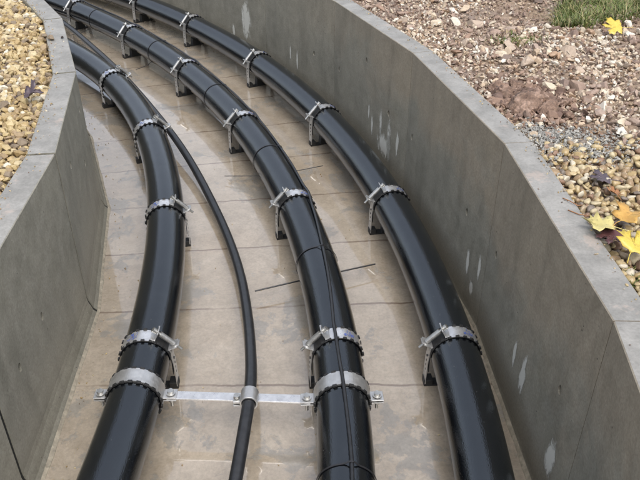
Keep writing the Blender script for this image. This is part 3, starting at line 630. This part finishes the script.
# ------------------------------------------------------------------ pipe clamps
def mat_mark():
    t = NT('blue_print'); o = t.n('TexCoord').outputs['Object']
    nz = t.noise(t.mapping(o, (160, 60, 160)), 1, 2, .5); t.set(Base_Color=(.05, .10, .38, 1), Roughness=.5, Alpha=t.ramp(nz, [(.52, 0.), (.60, .45)])); return t.m
M_MARK = mat_mark()
RB = PR + .004
def arc(r, a0, a1, s, n=28): return [(s * r * math.sin(R(a0 + (a1 - a0) * i / n)), PZ + r * math.cos(R(a0 + (a1 - a0) * i / n))) for i in range(n + 1)]
def make_clamp(s):
    """s = side of the lug; local Y along the pipe"""
    c = empty('pipe_clamp', (0, 0, 0)); bw = .026
    m = MB(); # main band: from the first ear over the top and down the far side to the foot
    pr = arc(RB, 24, -90, s, 36) + [(-s * RB, PZ - .03), (-s * (RB - .002), .032)]
    if s > 0: m.band(pr, -bw, bw, -.0025) if False else m.band(pr, -bw, bw, .0025)
    else: m.band(pr, -bw, bw, -.0025)
    b = m.build('band', M_BAND, c)
    # strap: from second ear down to the foot, perforated
    m = MB(); pr = arc(RB + .001, 66, 92, s, 8) + [(s * (RB + .004), PZ - .03), (s * (RB + .006), .012)]
    m.band(pr, -.019, .019, -.0025 if s > 0 else .0025); st = m.build('strap', M_GALV, c)
    for z in (.125, .105, .085, .065, .047):
        h = MB(); h.tube([(s * (RB + .0015), 0, z), (s * (RB + .0052), 0, z)], .0042, 10, ref=(0, 1, 0)); h.build('strap_hole', M_RUB, st)
    # rubber lining with scalloped edge that grips both edges of the band
    m = MB(); a = arc(PR + .0008, 92, -92, s, 48)
    m.band(a, -.029, .029, .0026 if s < 0 else -.0026) if s < 0 else m.band(a, -.029, .029, -.0026)
    for k in range(-84, 85, 17):
        for e in (-1, 1):
            w = R(k); ctr = (s * (RB + .0015) * math.sin(w), e * .0275, PZ + (RB + .0015) * math.cos(w))
            m.box(ctr, (.012, .0085, .0056), Matrix.Rotation(w * s, 3, 'Y'))
    for z in (.118, .098, .078):
        for sd in (-s,):
            for e in (-1, 1): m.box((sd * (RB - .0005), e * .0275, z), (.006, .008, .010))
        m.box((s * (RB - .002), 0, z), (.0022, .044, .02)); m.box((-s * (RB - .002), 0, z), (.0022, .054, .02))
    m.build('rubber_lining', M_RUB, c, bevel=.0012)
    # two ears, sleeve and bolt
    def pt(a, r): return Vector((s * r * math.sin(R(a)), 0, PZ + r * math.cos(R(a))))
    e1, e2 = pt(26, RB + .014), pt(66, RB + .014); d = (e2 - e1).normalized(); rot = Matrix.Rotation(math.atan2(d.x, d.z), 3, 'Y')
    for a in (26, 66):
        m = MB(); w = R(a) * s; q = Matrix.Rotation(w, 3, 'Y'); ctr = pt(a, RB + .014)
        m.box(ctr, (.0035, .044, .034), q)
        m.box(pt(a, RB + .033), (.0035, .028, .010), q)
        m.box(pt(a + (4 if a > 40 else -4), RB + .0035), (.016, .05, .003), q)
        m.build('ear', M_GALV, c, bevel=.0008)
    m = MB(); o_ = pt(26, RB + .021); o2 = pt(66, RB + .021); dd_ = (o2 - o_).normalized()
    m.tube([o_ + dd_ * .010, o2 - dd_ * .003], .0095, 12, ref=(0, 1, 0)); m.build('sleeve', M_BOLT, c)
    m = MB(); m.tube([o_ - dd_ * .012, o2 + dd_ * .030], .0048, 10, ref=(0, 1, 0)); bo = m.build('bolt', M_BOLT, c)
    m = MB(); m.tube([o_ - dd_ * .018, o_ - dd_ * .004], .0092, 6, ref=(0, 1, 0)); m.build('bolt_head', M_BOLT, bo)
    m = MB(); m.tube([o2 + dd_ * .003, o2 + dd_ * .012], .0095, 6, ref=(0, 1, 0)); m.build('nut', M_BOLT, bo)
    # rubber-faced foot on the floor
    m = MB(); w2 = RB + .008; w1 = RB - .022
    P2 = [(-w2, 0), (w2, 0), (w2, .026), (w1, .026), (w1, .006), (.034, .006), (.030, .0575), (-.030, .0575), (-.034, .006), (-w1, .006), (-w1, .026), (-w2, .026)]; nf = len(P2)
    m.add([(x, y, z) for y in (-.018, .018) for x, z in P2], [tuple(range(nf)), tuple(range(2 * nf - 1, nf - 1, -1))] + [(k, (k + 1) % nf, nf + (k + 1) % nf, nf + k) for k in range(nf)])
    m.build('foot_block', M_RUB, c, bevel=.0015)
    m = MB(); m.band(arc(RB + .0030, -14, -40, s, 8), -.015, .015, -.0002 if s > 0 else .0002); m.build('printed_mark', M_MARK, b)
    return c
def copy_tree(o, parent=None):
    c = o.copy(); COL.objects.link(c); c.parent = parent
    for ch in list(o.children): copy_tree(ch, c)
    return c
CL_ = {'L': [(-1.297, 4.234), (-.903, 3.487), (-.657, 2.644), (-.56, 1.785)],
       'M': [(-2.01, 5.799), (-1.367, 5.183), (-.818, 4.453), (-.407, 3.605), (-.117, 2.73), (.081, 1.80)],
       'R': [(-1.568, 5.98), (-.925, 5.463), (-.378, 4.608), (.038, 3.702), (.298, 2.766), (.447, 1.805)]}
LBL = {'L': ['farthest bolted silver clamp on the pipe beside the shorter wall', 'second farthest clamp on the shorter-wall pipe, its lug touching the loose cable', 'bolted silver clamp on the shorter-wall pipe, halfway down its length', 'bolted silver clamp on the shorter-wall pipe just behind its plain saddle'],
       'M': ['farthest silver clamp on the middle pipe, by the bend of the shorter wall cap', 'second farthest silver clamp on the middle pipe', 'third farthest silver clamp on the middle pipe', 'fourth farthest silver clamp on the middle pipe, beyond the wire-crossed stretch', 'silver clamp on the middle pipe between the two crossing wires', 'silver clamp on the middle pipe just behind its plain saddle'],
       'R': ['farthest silver clamp on the pipe beside the longer wall, at the top of the picture', 'second farthest silver clamp on the longer-wall pipe', 'third farthest silver clamp on the longer-wall pipe, near the big white drip', 'silver clamp on the longer-wall pipe just beyond the row of white drips', 'silver clamp on the longer-wall pipe with its black foot block showing', 'silver clamp on the longer-wall pipe nearest the camera']}
proto = {1: make_clamp(1), -1: make_clamp(-1)}; used = set()
for key in 'LMR':
    s = 1 if key == 'L' else -1
    for i, (x, y) in enumerate(CL_[key]):
        p, rz = frame(key, x, y); o = proto[s] if s not in used else copy_tree(proto[s]); used.add(s)
        o.location = p; o.rotation_euler = (0, 0, rz); tag(o, LBL[key][i], 'pipe clamp', 'bolted rubber-lined pipe clamps')
        tilt = random.uniform(-.04, .04); o.rotation_euler = (0, 0, rz + tilt)

# ------------------------------------------------------------------ plain saddles with the flat bar between them
def saddle(key, x, y, label):
    p, rz = frame(key, x, y); c = empty('pipe_saddle', p, rz); tag(c, label, 'pipe saddle', 'plain galvanised saddles joined by the flat bar')
    m = MB(); m.band(arc(RB, -86, 86, 1, 40), -.027, .027, .0035); m.build('upper_band', M_GALV, c)
    m = MB(); m.band(arc(RB, 94, 266, 1, 40), -.027, .027, .0035); m.build('lower_band', M_GALV, c)
    m = MB(); m.band(arc(PR + .0008, 0, 360, 1, 60), -.030, .030, .0026)
    for k in range(-170, 180, 17):
        for e in (-1, 1):
            w = R(k); m.box(((RB + .001) * math.sin(w), e * .029, PZ + (RB + .001) * math.cos(w)), (.014, .009, .007), Matrix.Rotation(w, 3, 'Y'))
    m.build('rubber_lining', M_RUB, c, bevel=.0012)
    for sd in (-1, 1):
        m = MB(); m.box((sd * (RB + .021), 0, PZ + .0035), (.044, .040, .0035)); m.build('flange', M_GALV, c, bevel=.001)
        m = MB(); m.box((sd * (RB + .021), 0, PZ - .0065), (.044, .040, .0035)); m.build('flange', M_GALV, c, bevel=.001)
        m = MB(); X = sd * (RB + .024); m.tube([(X, 0, PZ - .045), (X, 0, PZ + .008)], .0052, 10); bo = m.build('bolt', M_BOLT, c)
        m = MB(); m.tube([(X, 0, PZ + .009), (X, 0, PZ + .0105)], .0145, 16); m.build('washer', M_GALV, bo)
        m = MB(); m.tube([(X, 0, PZ + .0108), (X, 0, PZ + .019)], .0105, 6); m.build('bolt_head', M_BOLT, bo)
        m = MB(); m.tube([(X, 0, PZ - .022), (X, 0, PZ - .010)], .0115, 6); m.build('nut', M_BOLT, bo)
    m = MB(); m.box((0, 0, .026), (.06, .04, .05)); m.build('foot_block', M_RUB, c, bevel=.003)
    return c
sl = saddle('L', -.56, 1.602, 'plain grey saddle round the shorter-wall pipe, at the left end of the flat bar')
sm = saddle('M', .063, 1.588, 'plain grey saddle round the middle pipe, at the right end of the flat bar')
def wpt(o, x): q = Matrix.Rotation(o.rotation_euler.z, 3, 'Z') @ Vector((x, 0, 0)); return Vector((o.location.x, o.location.y, 0)) + q
A, B_ = wpt(sl, RB + .012), wpt(sm, -RB - .012); zc = PZ - .0015
d = (B_ - A).normalized(); nn = Vector((-d.y, d.x, 0)) * .0165; mb = MB(); base = (A + B_) / 2
mb.add([p + q * nn + Vector((0, 0, zc + h)) for p in (A, B_) for q in (-1, 1) for h in (-.0028, .0028)], [(0, 1, 3, 2), (4, 6, 7, 5), (0, 4, 5, 1), (2, 3, 7, 6), (0, 2, 6, 4), (1, 5, 7, 3)])
bar = mb.build('flat_bar', M_BAND, loc=(base.x, base.y, zc), bevel=.0008); tag(bar, 'silver flat bar crossing the floor between the two saddles', 'metal bar')
# ------------------------------------------------------------------ loose cable, its clip
CB = [(-2.9, 6.75, .08), (-2.354, 6.266, .08), (-1.971, 5.657, .08), (-1.64, 5.119, .08), (-1.333, 4.624, .10), (-1.127, 4.23, .10), (-.892, 3.765, .11), (-.755, 3.52, .09), (-.651, 3.312, .07), (-.484, 2.891, .05), (-.39, 2.618, .05), (-.307, 2.365, .055), (-.251, 1.997, .09), (-.215, 1.70, .13), (-.211, 1.587, .166), (-.217, 1.49, .155), (-.231, 1.324, .12), (-.245, 1.10, .09), (-.28, .7, .05), (-.4, .1, .03), (-.6, -.5, .03), (-.95, -1.2, .03)]
def catmull(P, n=8):
    P = [Vector(p) for p in P]; P = [P[0] * 2 - P[1]] + P + [P[-1] * 2 - P[-2]]; out = []
    for i in range(1, len(P) - 2):
        a, b, c, d = P[i - 1:i + 3]
        for k in range(n):
            t = k / n; out.append(.5 * ((2 * b) + (c - a) * t + (2 * a - 5 * b + 4 * c - d) * t * t + (3 * b - a - 3 * c + d) * t ** 3))
    return out + [P[-2]]
for _ in range(2): CB = [CB[0]] + [tuple(.2 * a + .6 * b + .2 * c for a, b, c in zip(CB[i - 1], CB[i], CB[i + 1])) for i in range(1, len(CB) - 1)] + [CB[-1]]
cp = catmull(CB, 8); mb = MB(); mb.tube(cp, .0195, 20)
tag(mb.build('cable', M_CABLE, loc=cp[len(cp) // 2]), 'medium black cable bending loosely between the shorter-wall pipe and the middle pipe', 'cable')
ci = min(cp, key=lambda p: (p - Vector((-.213, 1.587, .16))).length); i0 = cp.index(ci); t = (cp[i0 - 1] - cp[i0 + 1]).normalized()
cc = empty('cable_clip', (ci.x, ci.y, zc), math.atan2(-t.x, t.y)); tag(cc, 'small cast clip holding the loose cable onto the flat bar', 'cable clip')
cz = ci.z - zc; r0 = .0215
def arc2(r, a0, a1, n=24): return [(r * math.sin(R(a0 + (a1 - a0) * i / n)), cz + r * math.cos(R(a0 + (a1 - a0) * i / n))) for i in range(n + 1)]
m = MB(); m.band(arc2(r0, -150, 170, 36), -.026, .026, .006); m.build('clip_band', M_GALV, cc, bevel=.002)
m = MB(); m.box((-.036, 0, cz - .004), (.026, .036, .009)); m.box((-.036, 0, cz - .019), (.026, .036, .007)); m.build('clip_ear', M_GALV, cc, bevel=.002)
m = MB(); m.tube([(-.038, 0, -.02), (-.038, 0, cz + .004)], .005, 10); bo = m.build('bolt', M_BOLT, cc)
m = MB(); m.tube([(-.038, 0, cz + .003), (-.038, 0, cz + .012)], .0105, 6); m.build('bolt_head', M_BOLT, bo)
# ------------------------------------------------------------------ thin cable lying on the middle pipe, tie wires
pa = PATHS['M']
def amp(y): return float(np.interp(y, [1.1, 1.3, 1.5, 1.65, 1.83, 2.35, 2.76, 3.2, 4.0, 7.0], [10, 8, 2, -2, -4, 18, 42, 44, 40, 38]))
cl = [PATHS['M'].near(*q) for q in CL_['M']] + [PATHS['M'].near(.063, 1.588)]
pts = []; ph = pa.lo - .30
while ph < pa.hi + .2:
    p = pa.at(ph); t = pa.tan(ph); a = R(amp(p[1])); near = min(abs(ph - c) for c in cl) * 6.6
    off = PR + .0062 + .0085 * math.exp(-(near / .06) ** 2) + .001 * math.sin(ph * 90)
    pts.append(Vector((p[0] + t[1] * off * math.sin(a), p[1] - t[0] * off * math.sin(a), PZ + off * math.cos(a)))); ph += .006
mb = MB(); mb.tube(pts, .0056, 12); tag(mb.build('thin_cable', M_CABLE, loc=pts[40]), 'thin black cable tied along the top of the middle pipe', 'cable')
def tie(key, x, y, label, tails=(), twist=0.):
    p, rz = frame(key, x, y); c = empty('cable_tie', p, rz + twist); tag(c, label, 'cable tie', 'thin black ties and wires round the pipes')
    m = MB(); a = amp(y) if key == 'M' else 400
    ring = []
    for k in range(72):
        w = k * 5 - 180; r = PR + .0014 + (.0115 * math.exp(-((w - a) / 9) ** 2)); ring.append((r * math.sin(R(w)), PZ + r * math.cos(R(w))))
    m.band(ring + [ring[0]], -.0024, .0024, .0018); m.build('tie_band', M_TIE, c)
    inv = Matrix.Rotation(-(rz + twist), 3, 'Z')
    for tl in tails:
        q = [inv @ (Vector(v) - p) for v in tl]; m = MB(); m.tube(q, .0032 if y < 3 else .002, 8); m.build('tie_tail', M_TIE, c)
    return c
tie('M', .071, 1.27, 'tie round the middle pipe at the bottom edge of the picture')
tie('M', -.043, 2.30, 'wire tie on the middle pipe with long tails either side, nearer of the two', [[(-.255, 2.258, .045), (0, 2.352, .05), (.228, 2.443, .045)]])
tie('M', -.243, 3.207, 'wire tie on the middle pipe with long tails either side, farther of the two', [[(-.485, 3.245, .03), (-.25, 3.21, .05), (.016, 3.34, .04)]])
tie('M', -.597, 4.032, 'tie round the middle pipe between its third and fourth farthest clamps')
tie('M', -1.099, 4.849, 'tie round the middle pipe with one short grey tail on the floor', [[(-1.27, 4.81, .03), (-1.19, 4.80, .06), (-1.14, 4.79, .1)]])
tie('M', -1.721, 5.611, 'tie on the far stretch of the middle pipe beside the wall cap corner', [[(-1.93, 5.56, .04), (-1.84, 5.55, .06), (-1.77, 5.54, .1)]])
tie('R', -1.85, 6.43, 'tie on the longer-wall pipe at the top left of the picture', [[(-1.93, 6.18, .05), (-1.85, 6.28, .06), (-1.80, 6.35, .09)]])
